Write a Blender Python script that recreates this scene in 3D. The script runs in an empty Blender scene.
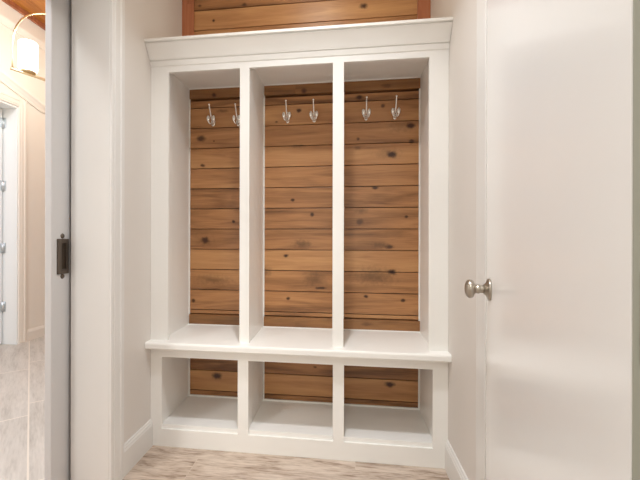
import bpy, bmesh, math
from mathutils import Vector, Matrix
scene = bpy.context.scene
COL = scene.collection
PI = math.pi

# ------------------------------------------------------------------ materials
def new_mat(name):
    m = bpy.data.materials.new(name); m.use_nodes = True
    nt = m.node_tree; nt.nodes.clear()
    out = nt.nodes.new('ShaderNodeOutputMaterial')
    b = nt.nodes.new('ShaderNodeBsdfPrincipled')
    nt.links.new(b.outputs[0], out.inputs[0])
    return m, nt, b

def N(nt, typ, **kw):
    n = nt.nodes.new(typ)
    for k, v in kw.items(): setattr(n, k, v)
    return n

def link(nt, a, b): nt.links.new(a, b)

def math_node(nt, op, a, b=None, c=None, clamp=False):
    n = N(nt, 'ShaderNodeMath', operation=op); n.use_clamp = clamp
    for i, v in enumerate((a, b, c)):
        if v is None: continue
        if isinstance(v, (int, float)): n.inputs[i].default_value = v
        else: link(nt, v, n.inputs[i])
    return n.outputs[0]

def mixc(nt, fac, a, b, mode='MIX'):
    n = N(nt, 'ShaderNodeMix', data_type='RGBA', blend_type=mode)
    ins = [n.inputs[0], n.inputs[6], n.inputs[7]]
    for s, v in zip(ins, (fac, a, b)):
        if isinstance(v, (int, float)): s.default_value = v
        elif isinstance(v, tuple): s.default_value = (*v, 1) if len(v) == 3 else v
        else: link(nt, v, s)
    return n.outputs[2]

def ramp(nt, fac, stops):
    r = N(nt, 'ShaderNodeValToRGB')
    el = r.color_ramp.elements
    while len(el) < len(stops): el.new(.5)
    for e, (p, c) in zip(el, stops):
        e.position = p; e.color = (*c, 1) if len(c) == 3 else c
    link(nt, fac, r.inputs[0])
    return r.outputs[0]

def srgb(r, g, b):
    f = lambda v: (v/255/12.92 if v/255 <= .04045 else ((v/255+.055)/1.055)**2.4)
    return (f(r), f(g), f(b))

def position(nt):
    return N(nt, 'ShaderNodeNewGeometry').outputs['Position']

def painted(name, col, rough, bump=.02, scale=60, spec=.5, coat=0.0):
    m, nt, b = new_mat(name)
    p = position(nt)
    no = N(nt, 'ShaderNodeTexNoise'); no.inputs['Scale'].default_value = scale; no.inputs['Detail'].default_value = 3
    link(nt, p, no.inputs['Vector'])
    c = mixc(nt, math_node(nt, 'MULTIPLY', no.outputs[0], .06), col, tuple(v*.9 for v in col))
    link(nt, c, b.inputs['Base Color'])
    b.inputs['Roughness'].default_value = rough
    b.inputs['Specular IOR Level'].default_value = spec
    b.inputs['Coat Weight'].default_value = coat
    b.inputs['Coat Roughness'].default_value = .1
    bu = N(nt, 'ShaderNodeBump'); bu.inputs['Strength'].default_value = bump; bu.inputs['Distance'].default_value = .002
    link(nt, no.outputs[0], bu.inputs['Height']); link(nt, bu.outputs[0], b.inputs['Normal'])
    return m

def metal(name, col, rough):
    m, nt, b = new_mat(name)
    no = N(nt, 'ShaderNodeTexNoise'); no.inputs['Scale'].default_value = 150
    link(nt, position(nt), no.inputs['Vector'])
    link(nt, mixc(nt, math_node(nt, 'MULTIPLY', no.outputs[0], .25), col, tuple(v*.7 for v in col)), b.inputs['Base Color'])
    b.inputs['Metallic'].default_value = 1; b.inputs['Roughness'].default_value = rough
    return m

PLANK = .122; PLANK0 = .268 - .122*20
# knots and blotches of the plank wall: x, z, half width, half height, strength
KNOTS = [(-0.579,1.671,0.0305,0.0183,.9),(-0.497,1.653,0.0061,0.0061,0.8),(-0.569,1.507,0.0153,0.0092,0.9),(-0.374,1.167,0.0092,0.0092,1),(-0.552,1.053,0.0229,0.0229,1),(-0.624,0.688,0.0122,0.0122,1),(0.019,1.816,0.0153,0.0122,1),(-0.114,1.754,0.0092,0.0061,0.8),(-0.018,1.292,0.0122,0.0092,1),(0.097,1.207,0.0122,0.0122,1),(-0.056,0.966,0.0153,0.0092,1),(0.15,0.779,0.0305,0.0076,1),(-0.043,0.714,0.0122,0.0092,1),(0.366,1.876,0.0214,0.0122,1),(0.5,1.821,0.0122,0.0122,0.8),(0.652,1.705,0.0244,0.0153,1),(0.361,1.638,0.0092,0.0092,0.9),(0.548,1.544,0.0244,0.0183,1),(0.457,1.356,0.0183,0.0092,1),(0.658,1.614,0.0153,0.0122,0.9),(0.631,1.192,0.0092,0.0092,1),(0.373,1.162,0.0214,0.0183,0.8),(0.535,1.02,0.0244,0.0122,0.9),(0.552,0.878,0.0244,0.0153,1),(0.407,0.736,0.0122,0.0092,1),(0.613,0.718,0.0122,0.0092,1),(-0.475,0.236,0.0305,0.0183,1),(0.54,0.24,0.0275,0.0153,1),(0.116,0.319,0.0122,0.0061,0.8),(-0.599,2.494,0.0122,0.0092,0.8),(-0.511,2.397,0.0092,0.0092,1),(-0.319,2.478,0.0153,0.0122,0.8),(0.393,2.415,0.0214,0.0153,1)]
BLOTCH = [(-0.501,0.815,0.12,0.03,.55),(-0.447,1.832,0.04,0.012,.7),(0.014,1.608,0.04,0.011,.6),(0.039,1.034,0.05,0.028,.7),(-0.181,0.868,0.035,0.035,.6),(0.115,0.831,0.065,0.042,.65),(0.361,1.586,0.02,0.012,.6),(0.378,1.225,0.035,0.018,.6),(0.48,1.031,0.05,0.02,.6),(0.458,0.854,0.12,0.05,.6),(0.60,1.70,.08,.03,.4),(0.53,1.55,.07,.03,.4),(-.57,1.06,.07,.04,.4)]

def wood(name, c_lo, c_mid, c_hi, knots=(), blotches=(), plank=True, axis='x', rough=.36, vary=.5):
    m, nt, b = new_mat(name)
    p = position(nt)
    sep = N(nt, 'ShaderNodeSeparateXYZ'); link(nt, p, sep.inputs[0])
    x, y, z = sep.outputs
    if axis == 'z': along, across = z, x
    elif axis == 'y': along, across = y, x
    else: along, across = x, z
    if plank:
        pid = math_node(nt, 'FLOOR', math_node(nt, 'DIVIDE', math_node(nt, 'SUBTRACT', across, PLANK0), PLANK))
    else:
        pid = math_node(nt, 'FLOOR', math_node(nt, 'MULTIPLY', along, 0.4))
    wn = N(nt, 'ShaderNodeTexWhiteNoise', noise_dimensions='1D'); link(nt, pid, wn.inputs['W'])
    off = math_node(nt, 'MULTIPLY', wn.outputs['Value'], 37.0)
    vec = N(nt, 'ShaderNodeCombineXYZ')
    link(nt, math_node(nt, 'ADD', math_node(nt, 'MULTIPLY', along, 1.0), off), vec.inputs[0])
    link(nt, math_node(nt, 'MULTIPLY', across, 9.0), vec.inputs[1])
    link(nt, math_node(nt, 'ADD', math_node(nt, 'MULTIPLY', y if axis != 'y' else z, 9.0), off), vec.inputs[2])
    n1 = N(nt, 'ShaderNodeTexNoise'); n1.inputs['Scale'].default_value = 2.2; n1.inputs['Detail'].default_value = 5; n1.inputs['Distortion'].default_value = .7
    link(nt, vec.outputs[0], n1.inputs['Vector'])
    vec2 = N(nt, 'ShaderNodeVectorMath', operation='MULTIPLY'); link(nt, vec.outputs[0], vec2.inputs[0]); vec2.inputs[1].default_value = (4, 16, 4)
    n2 = N(nt, 'ShaderNodeTexNoise'); n2.inputs['Scale'].default_value = 2.0; n2.inputs['Detail'].default_value = 4
    link(nt, vec2.outputs[0], n2.inputs['Vector'])
    fac = math_node(nt, 'ADD', math_node(nt, 'MULTIPLY', n1.outputs[0], .75), math_node(nt, 'MULTIPLY', n2.outputs[0], .25))
    fac = math_node(nt, 'ADD', fac, math_node(nt, 'MULTIPLY', math_node(nt, 'SUBTRACT', wn.outputs['Value'], .5), .25*vary))
    colr = ramp(nt, fac, [(.26, c_lo), (.50, c_mid), (.78, c_hi)])
    def ell(lst, soft, wob):
        acc = None
        nz = N(nt, 'ShaderNodeTexNoise'); nz.inputs['Scale'].default_value = 45; nz.inputs['Detail'].default_value = 3
        link(nt, p, nz.inputs['Vector'])
        w = math_node(nt, 'MULTIPLY', math_node(nt, 'SUBTRACT', nz.outputs[0], .5), wob)
        for (kx, kz, rx, rz, s) in lst:
            v = N(nt, 'ShaderNodeVectorMath', operation='SUBTRACT'); link(nt, p, v.inputs[0]); v.inputs[1].default_value = (kx, 0, kz)
            v2 = N(nt, 'ShaderNodeVectorMath', operation='MULTIPLY'); link(nt, v.outputs[0], v2.inputs[0]); v2.inputs[1].default_value = (1/rx, 0, 1/rz)
            ln = N(nt, 'ShaderNodeVectorMath', operation='LENGTH'); link(nt, v2.outputs[0], ln.inputs[0])
            d = math_node(nt, 'ADD', ln.outputs['Value'], w)
            mr = N(nt, 'ShaderNodeMapRange', interpolation_type='SMOOTHSTEP')
            mr.inputs[1].default_value = soft; mr.inputs[2].default_value = 1.45; mr.inputs[3].default_value = s; mr.inputs[4].default_value = 0
            link(nt, d, mr.inputs[0])
            acc = mr.outputs[0] if acc is None else math_node(nt, 'MAXIMUM', acc, mr.outputs[0])
        return acc
    if blotches:
        f = ell(blotches, .0, 1.6)
        streak = math_node(nt, 'MULTIPLY', f, math_node(nt, 'ADD', math_node(nt, 'MULTIPLY', n2.outputs[0], 2.4), -.25, clamp=True))
        colr = mixc(nt, streak, colr, srgb(78, 52, 28))
    if knots:
        f = ell(knots, .35, 1.1)
        colr = mixc(nt, f, colr, srgb(66, 33, 13))
    link(nt, colr, b.inputs['Base Color'])
    b.inputs['Roughness'].default_value = rough
    b.inputs['Specular IOR Level'].default_value = .5
    bu = N(nt, 'ShaderNodeBump'); bu.inputs['Strength'].default_value = .12; bu.inputs['Distance'].default_value = .002
    link(nt, n2.outputs[0], bu.inputs['Height']); link(nt, bu.outputs[0], b.inputs['Normal'])
    return m

def tile_floor(name, angle, bw, bh, offx, offy, c1, c2, c3, grout, gw, stag=.37, stretch=(2.2, 13, 1), warp=.8, lim=(.36, .48, .60)):
    m, nt, b = new_mat(name)
    p = position(nt)
    mp = N(nt, 'ShaderNodeMapping'); link(nt, p, mp.inputs[0])
    mp.inputs['Rotation'].default_value = (0, 0, angle); mp.inputs['Location'].default_value = (offx, offy, 0)
    br = N(nt, 'ShaderNodeTexBrick'); link(nt, mp.outputs[0], br.inputs['Vector'])
    br.inputs['Scale'].default_value = 1; br.inputs['Brick Width'].default_value = bw; br.inputs['Row Height'].default_value = bh
    br.inputs['Mortar Size'].default_value = gw; br.inputs['Mortar Smooth'].default_value = .1; br.inputs['Bias'].default_value = 0
    br.offset = stag
    br.inputs['Color1'].default_value = (0, 0, 0, 1); br.inputs['Color2'].default_value = (1, 1, 1, 1); br.inputs['Mortar'].default_value = (.5, .5, .5, 1)
    mv = N(nt, 'ShaderNodeVectorMath', operation='MULTIPLY'); link(nt, mp.outputs[0], mv.inputs[0]); mv.inputs[1].default_value = stretch
    ad = N(nt, 'ShaderNodeVectorMath', operation='ADD'); link(nt, mv.outputs[0], ad.inputs[0])
    sc = N(nt, 'ShaderNodeVectorMath', operation='SCALE'); link(nt, br.outputs['Color'], sc.inputs[0]); sc.inputs['Scale'].default_value = 13
    link(nt, sc.outputs[0], ad.inputs[1])
    n1 = N(nt, 'ShaderNodeTexNoise'); n1.inputs['Scale'].default_value = 2.0; n1.inputs['Detail'].default_value = 6; n1.inputs['Roughness'].default_value = .62; n1.inputs['Distortion'].default_value = warp
    link(nt, ad.outputs[0], n1.inputs['Vector'])
    mv2 = N(nt, 'ShaderNodeVectorMath', operation='MULTIPLY'); link(nt, ad.outputs[0], mv2.inputs[0]); mv2.inputs[1].default_value = (4, 5, 1)
    n2 = N(nt, 'ShaderNodeTexNoise'); n2.inputs['Scale'].default_value = 2.5; n2.inputs['Detail'].default_value = 5
    link(nt, mv2.outputs[0], n2.inputs['Vector'])
    fac = math_node(nt, 'ADD', math_node(nt, 'MULTIPLY', n1.outputs[0], .65), math_node(nt, 'MULTIPLY', n2.outputs[0], .35))
    c = ramp(nt, fac, [(lim[0], c1), (lim[1], c2), (lim[2], c3)])
    c = mixc(nt, br.outputs['Fac'], c, grout)
    link(nt, c, b.inputs['Base Color'])
    b.inputs['Roughness'].default_value = .42
    bu = N(nt, 'ShaderNodeBump'); bu.inputs['Strength'].default_value = .25; bu.inputs['Distance'].default_value = .002
    link(nt, math_node(nt, 'SUBTRACT', n2.outputs[0], br.outputs['Fac']), bu.inputs['Height']); link(nt, bu.outputs[0], b.inputs['Normal'])
    return m

WHITE = (.735, .72, .70)
M = {}
M['trim'] = painted('white_trim_paint', WHITE, .34, .015, 40)
M['locker'] = painted('white_cabinet_paint', (.88, .868, .84), .32, .012, 40)
M['wall'] = painted('warm_wall_paint', (.69, .65, .615), .55, .05, 220)
M['door'] = painted('glossy_door_paint', (.84, .835, .83), .24, .004, 25, .5, .22)
M['ceil'] = painted('ceiling_paint', (.82, .80, .77), .8, .05, 150)
M['cream'] = painted('cream_hall_paint', (.85, .785, .70), .6, .05, 150)
M['farwhite'] = painted('far_door_paint', (.88, .89, .875), .35, .01, 40)
M['strip'] = painted('shaded_door_edge', (.345, .34, .295), .5, .02, 80)  # shade on the door's hinge edge, put into the colour
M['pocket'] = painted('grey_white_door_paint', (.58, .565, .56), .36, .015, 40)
M['plank'] = wood('stained_knotty_pine', srgb(116, 76, 44), srgb(177, 125, 80), srgb(206, 156, 104), KNOTS, BLOTCH, vary=1.1)
M['woodtrim'] = wood('stained_pine_trim', srgb(136, 78, 52), srgb(178, 110, 75), srgb(200, 134, 96), plank=False, axis='z')
M['cleat'] = wood('stained_pine_strip', srgb(92, 60, 30), srgb(142, 97, 56), srgb(178, 128, 80), [(-.493, 1.926, .014, .012, 1), (.05, 1.924, .017, .014, 1), (.52, 1.93, .03, .012, .5), (.41, .58, .03, .01, .5)], plank=False, axis='x')
M['woodceil'] = wood('stained_ceiling_boards', srgb(120, 66, 24), srgb(176, 108, 46), srgb(200, 136, 66), plank=False, axis='y')
M['floor'] = tile_floor('wood_look_floor_planks', 0, 1.2, .2, .42, .062, srgb(132, 111, 94), srgb(184, 165, 149), srgb(206, 190, 175), srgb(200, 184, 169), .0013)
M['hallfloor'] = tile_floor('wood_look_hall_tile', math.radians(47), .95, .46, .287, .11, srgb(166, 160, 151), srgb(192, 187, 179), srgb(208, 203, 195), srgb(222, 214, 202), .0045, .203, (1.4, 9, 1), .25, (.30, .48, .68))
M['nickel'] = metal('polished_nickel', (.97, .95, .92), .26)
M['satin'] = metal('satin_nickel', (.46, .41, .35), .3)
M['bronze'] = metal('dark_bronze', (.17, .14, .115), .38)
M['bronze_dark'] = metal('dark_bronze_recess', (.12, .095, .075), .45)
M['hinge'] = metal('steel_hinge', (.72, .76, .78), .35)
M['brass'] = metal('pale_brass', (.86, .68, .42), .3)
def shade_mat():
    m, nt, b = new_mat('lit_opal_glass')
    b.inputs['Base Color'].default_value = (.95, .92, .85, 1); b.inputs['Roughness'].default_value = .3
    lw = N(nt, 'ShaderNodeTexNoise'); lw.inputs['Scale'].default_value = 8; link(nt, position(nt), lw.inputs['Vector'])
    link(nt, mixc(nt, lw.outputs[0], (1, .93, .80), (1, .96, .88)), b.inputs['Emission Color'])
    b.inputs['Emission Strength'].default_value = 3.0
    return m
M['shade'] = shade_mat()

# ------------------------------------------------------------------ geometry
class MB:
    def __init__(s): s.v = []; s.f = []; s.smooth = []
    def add(s, vs, fs, smooth=False):
        o = len(s.v); s.v += [tuple(v) for v in vs]
        for f in fs: s.f.append(tuple(i+o for i in f)); s.smooth.append(smooth)
        return s
    def box(s, x0, x1, y0, y1, z0, z1):
        vs = [(x, y, z) for z in (z0, z1) for y in (y0, y1) for x in (x0, x1)]
        return s.add(vs, [(0,2,3,1),(4,5,7,6),(0,1,5,4),(2,6,7,3),(0,4,6,2),(1,3,7,5)])
    def prism(s, prof, fn, a, b, smooth=False):
        """closed 2D profile swept from a to b; fn(p, t) -> xyz"""
        n = len(prof)
        vs = [fn(p, a) for p in prof] + [fn(p, b) for p in prof]
        fs = [tuple(range(n)), tuple(range(2*n-1, n-1, -1))] + [(i, i+n, (i+1) % n+n, (i+1) % n) for i in range(n)]
        return s.add(vs, fs, smooth)
    def lathe(s, prof, origin, axis, seg=32, sx=1.0):
        """prof: (radius, distance along axis)"""
        ax = Vector(axis).normalized(); up = Vector((0,0,1)) if abs(ax.z) < .9 else Vector((1,0,0))
        u = ax.cross(up).normalized(); w = u.cross(ax).normalized(); o = Vector(origin)
        vs = []; fs = []
        for r, d in prof:
            for k in range(seg):
                a = 2*PI*k/seg; vs.append(o+ax*d+u*(r*math.cos(a)*sx)+w*(r*math.sin(a)))
        for i in range(len(prof)-1):
            for k in range(seg):
                k2 = (k+1) % seg; fs.append((i*seg+k, i*seg+k2, (i+1)*seg+k2, (i+1)*seg+k))
        fs.append(tuple(range(seg-1, -1, -1))); fs.append(tuple((len(prof)-1)*seg+k for k in range(seg)))
        return s.add(vs, fs, True)
    def tube(s, path, radii, seg=12, flat=1.0):
        P = [Vector(p) for p in path]; n = len(P)
        if isinstance(radii, (int, float)): radii = [radii]*n
        T = [(P[min(i+1, n-1)]-P[max(i-1, 0)]).normalized() for i in range(n)]
        ref = Vector((1,0,0)) if abs(T[0].x) < .9 else Vector((0,0,1))
        u = (ref-T[0]*ref.dot(T[0])).normalized()
        vs = []; fs = []
        for i in range(n):
            u = (u-T[i]*u.dot(T[i])).normalized(); w = T[i].cross(u)
            for k in range(seg):
                a = 2*PI*k/seg; vs.append(P[i]+u*(radii[i]*math.cos(a))+w*(radii[i]*flat*math.sin(a)))
        for i in range(n-1):
            for k in range(seg):
                k2 = (k+1) % seg; fs.append((i*seg+k, i*seg+k2, (i+1)*seg+k2, (i+1)*seg+k))
        fs.append(tuple(range(seg-1, -1, -1))); fs.append(tuple((n-1)*seg+k for k in range(seg)))
        return s.add(vs, fs, True)
    def ball(s, c, r, seg=14, rings=8, sc=(1,1,1)):
        prof = [(r*math.sin(PI*i/rings)+1e-5, -r*math.cos(PI*i/rings)) for i in range(rings+1)]
        o = len(s.v); s.lathe(prof, (0,0,0), (0,0,1), seg)
        for i in range(o, len(s.v)):
            v = s.v[i]; s.v[i] = (c[0]+v[0]*sc[0], c[1]+v[1]*sc[1], c[2]+v[2]*sc[2])
        return s

def spline(pts, n=8):
    P = [Vector(p) for p in pts]; out = []
    for i in range(len(P)-1):
        p0 = P[max(i-1,0)]; p1 = P[i]; p2 = P[i+1]; p3 = P[min(i+2, len(P)-1)]
        for k in range(n):
            t = k/n
            out.append(.5*((2*p1)+(p2-p0)*t+(2*p0-5*p1+4*p2-p3)*t*t+(3*p1-p0-3*p2+p3)*t**3))
    out.append(P[-1]); return out

def tag(o, label=None, cat=None, group=None, kind=None):
    for k, v in (('label', label), ('category', cat), ('group', group), ('kind', kind)):
        if v: o[k] = v
    return o

def thing(name, loc, label, cat, group=None, kind=None):
    o = bpy.data.objects.new(name, None); COL.objects.link(o); o.location = loc
    o.empty_display_size = .05
    o['_l'] = list(loc); return tag(o, label, cat, group, kind)

def world_loc(o):
    l = Vector(o.location)
    while o.parent: o = o.parent; l += Vector(o.location)
    return l

def obj(name, mb, mat, parent=None, bevel=0, label=None, seg=2):
    base = world_loc(parent) if parent else Vector((0,0,0))
    me = bpy.data.meshes.new(name)
    me.from_pydata([tuple(Vector(v)-base) for v in mb.v], [], mb.f)
    bm = bmesh.new(); bm.from_mesh(me); bmesh.ops.recalc_face_normals(bm, faces=bm.faces); bm.to_mesh(me); bm.free()
    for p, s in zip(me.polygons, mb.smooth): p.use_smooth = s
    me.materials.append(mat)
    o = bpy.data.objects.new(name, me); COL.objects.link(o)
    if parent: o.parent = parent
    if bevel:
        b = o.modifiers.new('edge', 'BEVEL'); b.width = bevel; b.segments = seg; b.limit_method = 'ANGLE'; b.angle_limit = math.radians(40)
        b.harden_normals = False
    if label: o['label'] = label
    return o

def struct(name, mb, mat, label, cat, bevel=0):
    return tag(obj(name, mb, mat, None, bevel), label, cat, kind='structure')

# ------------------------------------------------------------------ layout (metres; locker face plane is y = 0)
WL, WR, D = -.707, .7625, .354
JY = -.343                      # jamb of the opening in the left wall
CEIL = 2.75; HCEIL = 3.35

# ---- setting: this room
struct('floor', MB().box(-1.0, WR+.3, -4.2, D+.1, -.05, 0), M['floor'], 'grey brown wood look plank floor in front of the white lockers', 'floor')
pw = MB(); k = 0
z = PLANK0 + PLANK*18
while z < CEIL:
    z0, z1 = max(z, 0)+.0023, min(z+PLANK, CEIL)-.0023
    back = .027 if z > 2.03 else 0          # the planks above the locker are set back a little
    spans = [(z0, z1)]
    for g0, g1 in ((1.897, 1.911), (.606, .612)):   # shadow gaps beside the wood strips
        spans = [q for a, b in spans for q in ((a, min(b, g0)), (max(a, g1), b)) if q[1]-q[0] > .001]
    for a, b in spans:
        if b > 0.02: pw.box(WL, WR, D+back, D+back+.034, a, b)
    z += PLANK
pw.box(WL-.1, WR+.1, D+.030, D+.1, 0, 2.03).box(WL-.1, WR+.1, D+.052, D+.1, 2.03, CEIL)
struct('wall_back', pw, M['plank'], 'stained knotty pine plank wall behind and above the lockers', 'wall', .0012)
lw = MB().box(-.885, WL, JY+.018, D+.1, 0, HCEIL).box(-1.0, -.945, JY+.018, D+3.0, 0, HCEIL).box(-.945, -.885, .75, D+.1, 0, HCEIL)
lw.box(-1.0, WL, -1.55, JY+.018, 2.15, HCEIL).box(-1.0, WL, -4.2, -1.55, 0, HCEIL)
struct('wall_left', lw, M['wall'], 'warm white wall left of the lockers, seen at a slant', 'wall')
rw = MB().box(WR, WR+.13, -4.2, D+.1, 0, CEIL)
struct('wall_right', rw, M['wall'], 'warm white wall between the lockers and the closed door', 'wall')
struct('ceiling', MB().box(WL, WR+.1, -4.2, D+.1, CEIL, CEIL+.05), M['ceil'], 'white ceiling above the locker room', 'ceiling')

# corner trim of the plank wall above the locker
struct('trim_1', MB().box(WL, -.633, D+.011, D+.0265, 2.055, CEIL), M['woodtrim'], 'vertical stained pine corner board at the left end of the planks above the locker', 'trim', .002)
struct('trim_2', MB().box(.692, WR, D+.011, D+.0265, 2.055, CEIL), M['woodtrim'], 'vertical stained pine corner board at the right end of the planks above the locker', 'trim', .002)

# baseboards, cap moulded
def base_prof(h=.136, t=.015):
    return [(0, 0), (t, 0), (t, h-.026), (t-.003, h-.020), (t-.003, h-.014), (t-.007, h-.009), (t-.008, h-.003), (t-.010, h), (0, h)]
struct('baseboard_left', MB().prism(base_prof(), lambda p, t: (WL+p[0], t, p[1]), -.255, -.0005), M['trim'], 'white moulded baseboard running along the left wall to the locker', 'baseboard')
struct('baseboard_right', MB().prism(base_prof(), lambda p, t: (WR-p[0], t, p[1]), -.379, -.0005), M['trim'], 'white moulded baseboard between the locker and the right door', 'baseboard')

# casing profile: u across the width (0 = opening side), h = projection
def casing_prof(w=.086):
    return [(0, 0), (0, .009), (.006, .012), (.016, .012), (.019, .009), (.023, .0125), (w-.034, .0145), (w-.030, .0125), (w-.024, .017), (w-.004, .017), (w, .014), (w, 0)]
struct('trim_3', MB().prism(casing_prof(), lambda p, t: (WL+p[1], JY+.002+p[0], t), 0, 2.24), M['trim'], 'white door casing on the left wall beside the sliding door opening', 'trim')
# jamb of the sliding door opening (right half, and slim left half)
j = MB().box(-.885, WL+.001, JY, JY+.018, 0, 2.149)
struct('trim_4', j, M['trim'], 'wide white jamb face between the sliding door and the wall casing', 'trim', .003)
struct('trim_5', MB().box(-1.0, -.945, JY, JY+.018, 0, 2.149), M['trim'], 'slim white jamb on the hall side of the sliding door', 'trim', .002)
# casing on the right wall, just beyond the open door
struct('trim_6', MB().prism([(0, 0), (0, .008), (.004, .010), (.070, .010), (.075, .008), (.086, .009), (.094, .007), (.096, 0)], lambda p, t: (WR-p[1], -.476+p[0], t), 0, 2.1), M['trim'], 'white flat casing on the right wall beyond the knob', 'trim')

# ---- right door: flat glossy slab standing open towards the locker
LX, LY, DA, DW, DT = .718, -.581, math.radians(11.0), .8235, .035
da = Vector((-math.sin(DA), -math.cos(DA), 0)); dn = Vector((-math.cos(DA), math.sin(DA), 0))
def dmap(mb):
    mb.v = [tuple(Vector((LX, LY, 0))+da*v[0]+dn*v[1]+Vector((0, 0, v[2]))) for v in mb.v]; return mb
hinge_pt = Vector((LX, LY, 0))+da*DW
d1 = thing('door_1', hinge_pt-dn*DT*.5, 'glossy white slab door standing open on the right, with a round nickel knob', 'door', kind='structure')
obj('door_leaf', dmap(MB().box(0, DW, -DT, 0, .008, 2.03)), M['door'], d1, .0025, seg=3)
KA, KZ = .060, .924
obj('rosette', dmap(MB().lathe([(.0325, 0), (.0325, .003), (.031, .006), (.024, .0085), (.0175, .012), (.0145, .017), (.0001, .017)], (KA, 0, KZ), (0,1,0), 40)), M['satin'], d1)
obj('door_knob', dmap(MB().lathe([(.0125, .015), (.0115, .022), (.0115, .027), (.0135, .029), (.0135, .033), (.0125, .035), (.013, .039), (.019, .042), (.0245, .045), (.0272, .050), (.0278, .054), (.0265, .059), (.022, .0635), (.014, .0665), (.006, .0678), (.0001, .068)], (KA, 0, KZ), (0,1,0), 40)), M['satin'], d1)
obj('latch_plate', dmap(MB().box(-.0012, .0006, -.030, -.005, KZ-.028, KZ+.028)), M['satin'], d1)
obj('edge_shade', dmap(MB().box(DW, DW+.002, -DT, -.0005, .008, 2.03)), M['strip'], d1, .0006, label='grey green hinge edge')  # added sheet; its dark colour stands for shade on the white edge
for zz in (.25, 1.0, 1.80):
    hb = MB().lathe([(.0001, 0), (.0065, .001), (.0065, .089), (.0001, .09)], (DW+.0085, -DT-.002, zz-.045), (0,0,1), 14)
    hb.box(DW+.0005, DW+.0035, -DT+.001, -.006, zz-.045, zz+.045)
    obj('hinge', dmap(hb), M['satin'], d1)
# hinge side jamb and the wall stub behind it
struct('trim_7', MB().box(.603, .622, -1.53, -1.41, 0, 2.06).box(-.2445, -.2255, -1.53, -1.41, 0, 2.06).box(-.2445, .622, -1.53, -1.41, 2.0605, 2.0795), M['trim'], 'white door frame the open glossy door hangs in', 'trim', .002)
struct('wall_front', MB().box(.6225, WR-.0005, -1.525, -1.415, 0, CEIL).box(WL+.0005, -.245, -1.525, -1.415, 0, CEIL).box(-.245, .6225, -1.525, -1.415, 2.08, CEIL), M['wall'], 'wall with the doorway the open glossy door hangs in', 'wall')

# ---- sliding pocket door standing a hand's width out of the left wall
PX0, PX1, PYE = -.931, -.899, -.4328
d2 = thing('door_2', ((PX0+PX1)/2, PYE+.3, 0), 'white sliding pocket door edge with dark bronze flush pull', 'door', kind='structure')
obj('door_leaf', MB().box(PX0, PX1, PYE, PYE+1.05, .008, 2.13), M['pocket'], d2, .005, seg=3)
py0, py1, pz0, pz1 = -.405, -.3438, .919, 1.067
pl = MB()
pl.box(PX1-.004, PX1+.007, py0, py0+.019, pz0, pz1).box(PX1-.004, PX1+.007, py1-.014, py1, pz0, pz1)
pl.box(PX1-.004, PX1+.007, py0+.019, py1-.014, pz0, pz0+.020).box(PX1-.004, PX1+.007, py0+.019, py1-.014, pz1-.018, pz1)
fp = obj('flush_pull', pl, M['bronze'], d2, .0015, label='dark bronze flush pull')
obj('recess', MB().box(PX1-.004, PX1+.0006, py0+.019, py1-.014, pz0+.020, pz1-.018).box(PX1, PX1+.0018, py0+.034, py1-.022, pz0+.026, pz1-.024), M['bronze_dark'], fp)
for zz in (pz1+.012, pz0-.010):
    sc_ = obj('screw', MB().lathe([(.011, 0), (.011, .001), (.0085, .004), (.004, .0055), (.0001, .0056)], (PX1-.0002, -.374, zz), (1,0,0), 20), M['bronze'], d2, label='round dark screw head')

# ------------------------------------------------------------------ the locker
L = thing('mudroom_locker', (.028, .17, 0), 'white built in mudroom locker with bench, three tall bays and three low cubbies', 'built-in locker')
BF = -.055                       # bench front
BB, BT = .513, .546
FT = .019                        # face frame thickness
rail = MB()
G = .0006
xl, xr = WL+G, WR-G
# upper frame
rail.box(xl, -.612, 0, FT, BT, 2.05).box(.675, xr, 0, FT, BT, 2.05)
rail.box(-.2354, -.1867, 0, FT, BT, 1.919).box(.2265, .2794, 0, FT, BT, 1.919)
rail.box(-.612, .675, 0, FT, 1.919, 2.05)
# lower frame
rail.box(xl, -.646, 0, FT, 0.0005, BB).box(.694, xr, 0, FT, 0.0005, BB)
rail.box(-.2437, -.1897, 0, FT, .0888, .459).box(.2314, .2826, 0, FT, .0888, .459)
rail.box(-.646, .694, 0, FT, .0005, .0888).box(-.646, .694, 0, FT, .459, BB)
obj('face_frame', rail, M['locker'], L)
BK = D-.0005
obj('side_panel', MB().box(xl, -.651, FT, BK, .0005, 2.05), M['locker'], L)
obj('side_panel', MB().box(.703, xr, FT, BK, .0005, 2.05), M['locker'], L)
for a, b in ((-.2315, -.19), (.2305, .2755)):
    obj('divider', MB().box(a, b, FT, BK, BT, 1.97), M['locker'], L)
    obj('divider', MB().box(a-.002, b-.002 if b < 0 else b+.003, FT, BK, .0005, BB), M['locker'], L)
obj('top_panel', MB().box(-.651, .703, FT, BK, 1.97, 1.988), M['locker'], L)
bn = MB().prism([(BF, BB+.004), (BF+.003, BB), (BK, BB), (BK, BT), (BF+.007, BT), (BF+.0025, BT-.003), (BF, BT-.009)], lambda p, t: (t, p[0], p[1]), xl, xr)
obj('bench_seat', bn, M['locker'], L)
SZ = .110
for a, b in ((-.651, -.2335), (-.192, .2285), (.2785, .703)):
    obj('shelf', MB().box(a, b, .010, BK, .084, SZ), M['locker'], L, .0012)
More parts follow.
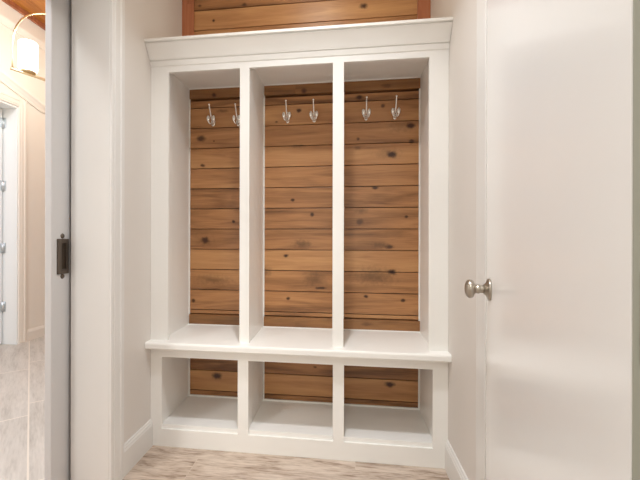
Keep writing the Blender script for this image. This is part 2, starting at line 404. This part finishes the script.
# crown moulding
def cove(y0, z0, y1, z1, n=9, bulge=.010):
    out = []
    for i in range(n+1):
        t = i/n; y = y0+(y1-y0)*t; zz = z0+(z1-z0)*t
        out.append((y+bulge*math.sin(PI*t)*(1.0-.3*t), zz+bulge*.55*math.sin(PI*t)*0))
    return out
cp = [(0, 1.951), (-.004, 1.951), (-.0125, 1.973), (-.007, 1.9765), (-.017, 1.979), (-.017, 1.982)]
cp += cove(-.019, 1.983, -.0585, 2.039, 10, .003)
cp += [(-.061, 2.040), (-.061, 2.042), (-.054, 2.0455), (-.069, 2.048), (-.069, 2.0595), (-.067, 2.0615), (0.0, 2.0615)]
obj('crown_moulding', MB().prism(cp, lambda p, t: (t, p[0], p[1]), xl, xr), M['locker'], L)
obj('top_cover', MB().box(xl, xr, .0, BK, 2.0505, 2.061), M['locker'], L)
# wood strips and caulk beads in each bay
for a, b in ((-.651, -.2315), (-.19, .2305), (.2755, .703)):
    obj('wood_strip', MB().box(a+.004, b, D-.013, BK, 1.909, 1.965), M['cleat'], L, .0015, label='dark stained pine strip')
    obj('wood_strip', MB().box(a+.004, b, D-.013, BK, .549, .607), M['cleat'], L, .0015, label='stained pine strip')
    bd = MB().box(a, a+.006, D-.006, BK, BT, 1.97).box(b-.006, b, D-.006, BK, BT, 1.97)
    bd.box(a, b, D-.016, BK, 1.965, 1.97).box(a, b, D-.016, BK, BT, BT+.004)
    bd.box(a, a+.007, D-.006, BK, SZ, BB).box(b-.007, b, D-.006, BK, SZ, BB).box(a, b, D-.008, BK, SZ, SZ+.008)
    obj('caulk_bead', bd, M['locker'], L)

# ------------------------------------------------------------------ coat hooks
HOOKS = [(-.502, 1.774, 'nickel coat hook on the left in the left bay'),
         (-.345, 1.770, 'nickel coat hook half behind the divider on the right of the left bay'),
         (-.048, 1.776, 'nickel coat hook on the left in the middle bay'),
         (.109, 1.775, 'nickel coat hook on the right in the middle bay'),
         (.405, 1.775, 'nickel coat hook on the left in the right bay'),
         (.566, 1.774, 'nickel coat hook on the right in the right bay')]
def make_hook(x, z, label):
    t = thing('coat_hook', (x, D, z), label, 'coat hook', 'coat hooks in the three bays')
    yb = D-.0003
    # shield shaped back plate
    pr = []
    for i in range(24):
        a = 2*PI*i/24; pr.append((.0135*math.cos(a)*(1-.15*math.sin(a)), .034*math.sin(a)))
    pb = MB(); n = len(pr)
    vs = [(x+p[0], yb, z+p[1]) for p in pr]+[(x+p[0], yb-.003, z+p[1]) for p in pr]+[(x+p[0]*.8, yb-.005, z+p[1]*.88) for p in pr]
    fs = [(i, (i+1) % n, (i+1) % n+n, i+n) for i in range(n)]+[(i+n, (i+1) % n+n, (i+1) % n+2*n, i+2*n) for i in range(n)]+[tuple(range(2*n, 3*n)), tuple(range(n-1, -1, -1))]
    obj('back_plate', pb.add(vs, fs, True), M['nickel'], t)
    # long upper prong with ball tip
    path = spline([(x, yb-.004, z-.004), (x, yb-.022, z+.002), (x, yb-.040, z+.022), (x, yb-.055, z+.050), (x, yb-.066, z+.072)], 7)
    nn = len(path)
    up = MB().tube(path, [.0056-.0022*(i/(nn-1)) for i in range(nn)], 12).ball((x, yb-.067, z+.075), .0062)
    obj('upper_prong', up, M['nickel'], t)
    # two short lower prongs spreading left and right, each with a flat flared tip
    for s in (-1, 1):
        path = spline([(x, yb-.004, z-.012), (x+s*.005, yb-.018, z-.023), (x+s*.013, yb-.032, z-.020), (x+s*.0175, yb-.038, z-.004)], 6)
        lo = MB().tube(path, [.0048]*len(path), 12)
        lo.ball((x+s*.0165, yb-.039, z+.004), .0105, 14, 8, (.95, .7, 1.8))
        obj('lower_prong', lo, M['nickel'], t)
    # screws
    for dz in (-.026, .026):
        obj('screw', MB().lathe([(.0035, 0), (.0035, .001), (.002, .0022), (.0001, .0024)], (x, yb-.0045, z+dz), (0,-1,0), 12), M['satin'], t)
    return t
for h in HOOKS: make_hook(*h)

# ------------------------------------------------------------------ the hall seen past the sliding door
HX = -2.93
struct('floor.001', MB().box(-6.0, -1.0, -4.2, 6.0, -.05, 0), M['hallfloor'], 'pale grey wood look tile floor of the hall on the left', 'floor')
hw = MB().box(HX-.20, HX, 1.5, 6.0, 0, HCEIL).box(HX-.20, HX, -4.2, .58, 0, HCEIL).box(HX-.20, HX, .58, 1.5, 2.36, HCEIL)
struct('wall_hall', hw, M['cream'], 'cream wall of the hall, lit warmly by the lantern', 'wall')
struct('wall_far', MB().box(HX-.20, -1.0, 6.0, 6.1, 0, HCEIL), M['cream'], 'cream far end wall of the hall', 'wall')
hc = MB()
yy = -4.2
xx = HX-.20
while xx < -1.0:
    hc.box(xx+.002, min(xx+.13, -.71)-.002, -4.2, 6.0, HCEIL, HCEIL+.02); xx += .13
hc.box(HX-.20, WL, -4.2, 6.1, HCEIL+.012, HCEIL+.06)
struct('ceiling.001', hc, M['woodceil'], 'stained wood board ceiling of the hall', 'ceiling')
struct('trim_8', MB().box(HX, HX+.03, -4.2, 6.0, HCEIL-.05, HCEIL-.0005), M['woodtrim'], 'dark wood edge board where the hall ceiling meets the wall', 'trim', .003)
crown = [(0, 3.08), (.012, 3.08), (.016, 3.10), (.03, 3.13), (.034, 3.145), (.034, 3.16), (0, 3.16)]
struct('trim_9', MB().prism(crown, lambda p, t: (HX+p[0], t, p[1]), -4.2, 6.0), M['cream'], 'cream picture rail high on the hall wall', 'trim')
# moulding that slopes down and then runs level
sl = MB()
mp = [(0, -.055), (.014, -.055), (.02, -.03), (.034, -.004), (.046, .012), (.05, .035), (.05, .046), (0, .05)]
pts = [(.6, 2.785), (1.76, 2.455), (6.0, 2.455)]
for (ya, za), (yb, zb) in zip(pts, pts[1:]):
    n = len(mp)
    vs = [(HX+p[0], ya, za+p[1]) for p in mp]+[(HX+p[0], yb, zb+p[1]) for p in mp]
    sl.add(vs, [tuple(range(n)), tuple(range(2*n-1, n-1, -1))]+[(i, i+n, (i+1) % n+n, (i+1) % n) for i in range(n)])
struct('trim_10', sl, M['cream'], 'cream moulding sloping down across the hall wall below the lantern', 'trim')
struct('trim_11', MB().prism(casing_prof(.085), lambda p, t: (HX+p[1], 1.497+p[0], t), 0, 2.36+.085), M['cream'], 'pale casing beside the hinged hall door', 'trim')
struct('trim_12', MB().prism(casing_prof(.085), lambda p, t: (HX+p[1], t, 2.36+p[0]), .50, 1.496), M['cream'], 'pale head casing over the hinged hall door', 'trim')
struct('trim_13', MB().box(HX-.20, HX+.001, 1.482, 1.4995, 0, 2.36).box(HX-.20, HX+.001, .5805, .598, 0, 2.36).box(HX-.20, HX+.001, .598, 1.482, 2.342, 2.3595), M['farwhite'], 'bright white jamb of the hinged hall door', 'trim')
struct('baseboard_hall', MB().prism(base_prof(.115), lambda p, t: (HX+p[0], t, p[1]), 1.583, 6.0), M['cream'], 'cream baseboard of the hall wall', 'baseboard')
d3 = thing('door_3', (HX-.11, 1.04, 0), 'white hinged door at the left edge of the hall', 'door', kind='structure')
obj('door_leaf', MB().box(HX-.19, HX-.152, .602, 1.470, .006, 2.335), M['farwhite'], d3, .003)
for zz in (2.2, 1.575, .957, .372):
    hg = MB().lathe([(.008, 0), (.008, .10), (.0001, .10)], (HX-.146, 1.474, zz-.05), (0,0,1), 14)
    hg.box(HX-.146, HX-.120, 1.4785, 1.4815, zz-.05, zz+.05).box(HX-.1525, HX-.1495, 1.43, 1.474, zz-.05, zz+.05)
    obj('hinge', hg, M['hinge'], d3, label='grey steel hinge')

# ---- arched lantern
A0 = Vector((-2.295, .791, 2.387)); dirv = Vector((.367, .93, 0)).normalized(); R = .36
ctr = A0+dirv*R
lan = thing('pendant_lantern', (ctr.x, ctr.y, HCEIL), 'arched brass hanging lantern with glowing white glass shades', 'hanging lamp')
arc = [A0+Vector((0,0,h)) for h in (0, .07, .14, .21)]
for i in range(1, 33):
    a = PI-PI*i/32; arc.append(ctr+dirv*(R*math.cos(a))+Vector((0,0,.21+.37*math.sin(a))))
arc += [A0+dirv*2*R+Vector((0,0,h)) for h in (.14, .07, 0)]
obj('arch_frame', MB().tube(arc, .0065, 10), M['brass'], lan)
obj('base_bar', MB().tube([A0-dirv*.012, A0+dirv*(2*R+.012)], .0105, 10), M['brass'], lan)
obj('hanging_rod', MB().tube([ctr+Vector((0,0,.578)), Vector((ctr.x, ctr.y, HCEIL-.02))], .006, 10), M['brass'], lan)
obj('canopy', MB().lathe([(.065, 0), (.065, .012), (.05, .025), (.0001, .026)], (ctr.x, ctr.y, HCEIL-.0005), (0,0,-1), 28), M['brass'], lan)
for t_ in (.11, .36, .61):
    c = A0+dirv*t_
    sh = obj('lamp_shade', MB().lathe([(.05, .022), (.062, .026), (.066, .04), (.066, .25), (.062, .255), (.062, .045), (.045, .03)], (c.x, c.y, c.z), (0,0,1), 36), M['shade'], lan, label='glowing white glass cylinder shade')
    obj('shade_holder', MB().lathe([(.02, .008), (.052, .010), (.056, .018), (.05, .022), (.0001, .022)], (c.x, c.y, c.z), (0,0,1), 28), M['brass'], lan)

# ------------------------------------------------------------------ lights
def light(name, typ, loc, energy, color=(1,1,1), size=.2, rot=(0,0,0), size_y=None, spread=None):
    l = bpy.data.lights.new(name, typ); l.energy = energy; l.color = color
    if typ == 'AREA':
        l.size = size
        if size_y: l.shape = 'RECTANGLE'; l.size_y = size_y
        else: l.shape = 'DISK'
        if spread: l.spread = spread
    elif typ in ('POINT', 'SPOT'): l.shadow_soft_size = size
    o = bpy.data.objects.new(name, l); COL.objects.link(o); o.location = loc; o.rotation_euler = rot
    return o
# name, type, location, energy, colour, size, rotation, height, spread
LIGHTS = [
 ('ceiling_downlight', 'AREA', (.13, -.85, CEIL-.01), 15, (.92, .95, .98), .11, (0, 0, 0), None, math.radians(118)),
 ('ceiling_fill', 'AREA', (.10, -.30, CEIL-.01), 4.5, (1, .9, .74), .3, (0, 0, 0), None, None),  # unseen added fill, set where the glare on the upper planks points
 ('rear_ceiling_fill', 'AREA', (.05, -2.6, CEIL-.01), 17, (.95, 1, .95), .4, (0, 0, 0), None, None),  # unseen, added behind the camera to brighten the front faces
 ('hall_lamp_and_fill', 'AREA', (-1.75, -2.55, HCEIL-.02), 50, (.98, .97, .94), .42, (0, 0, 0), None, None),
 ('hall_lamp_and_fill', 'AREA', (-1.9, -.7, HCEIL-.02), 66, (.76, .86, 1), .4, (0, 0, 0), None, None),  # unseen fill, added to brighten the hall floor and wall
 ('hall_lamp_and_fill', 'AREA', (-1.9, 2.2, HCEIL-.02), 14, (1, .72, .5), .4, (0, 0, 0), None, None),  # unseen fill, added over the far part of the hall
 ('hall_low_fill', 'AREA', (-2.15, -3.6, 1.0), 10, (1, .97, .88), .6, (math.radians(90), 0, math.radians(-28)), 1.1, None),  # added low fill through the left opening; no window stands there
 ('rear_low_fill', 'AREA', (.25, -3.6, 1.15), 14, (1, .95, .80), 1.1, (math.radians(90), 0, 0), 1.3, None),  # added low fill through the doorway into the bays; no window there
 ('lantern_bulb', 'POINT', (0, 0, 0), 7, (.95, 1, .95), .05, (0, 0, 0), None, None),
]
for nm, ty, lc, en, cl, sz, ro, sy, sp in LIGHTS:
    if nm == 'lantern_bulb':
        for t_ in (.11, .36, .61):
            c = A0+dirv*t_
            light(nm, ty, (c.x, c.y, c.z+.30), en, cl, sz)
    else:
        light(nm, ty, lc, en, cl, sz, ro, sy, sp)

w = bpy.data.worlds.new('daylight'); scene.world = w; w.use_nodes = True
bg = w.node_tree.nodes['Background']; bg.inputs[0].default_value = (.96, 1, .97, 1); bg.inputs[1].default_value = .12

# ------------------------------------------------------------------ camera
yaw, roll = .1302867, .00209
cam = bpy.data.cameras.new('camera'); co = bpy.data.objects.new('camera', cam); COL.objects.link(co)
co.matrix_world = Matrix.Translation((.27735, -1.79651, 1.08)) @ Matrix.Rotation(yaw, 4, 'Z') @ Matrix.Rotation(PI/2, 4, 'X') @ Matrix.Rotation(roll, 4, 'Z')
cam.sensor_width = 36; cam.sensor_fit = 'HORIZONTAL'; cam.lens = 370/640*36
cam.shift_x = (320-294.689)/640; cam.shift_y = -(240-236.194)/640
cam.clip_start = .02
scene.camera = co
vs = scene.view_settings
vs.view_transform = 'Standard'; vs.look = 'None'; vs.gamma = 1; vs.exposure = -0.09; vs.use_curve_mapping = False
try: scene.cycles.max_bounces = 10; scene.cycles.diffuse_bounces = 6
except Exception: pass
for o in scene.objects:
    if '_l' in o: del o['_l']
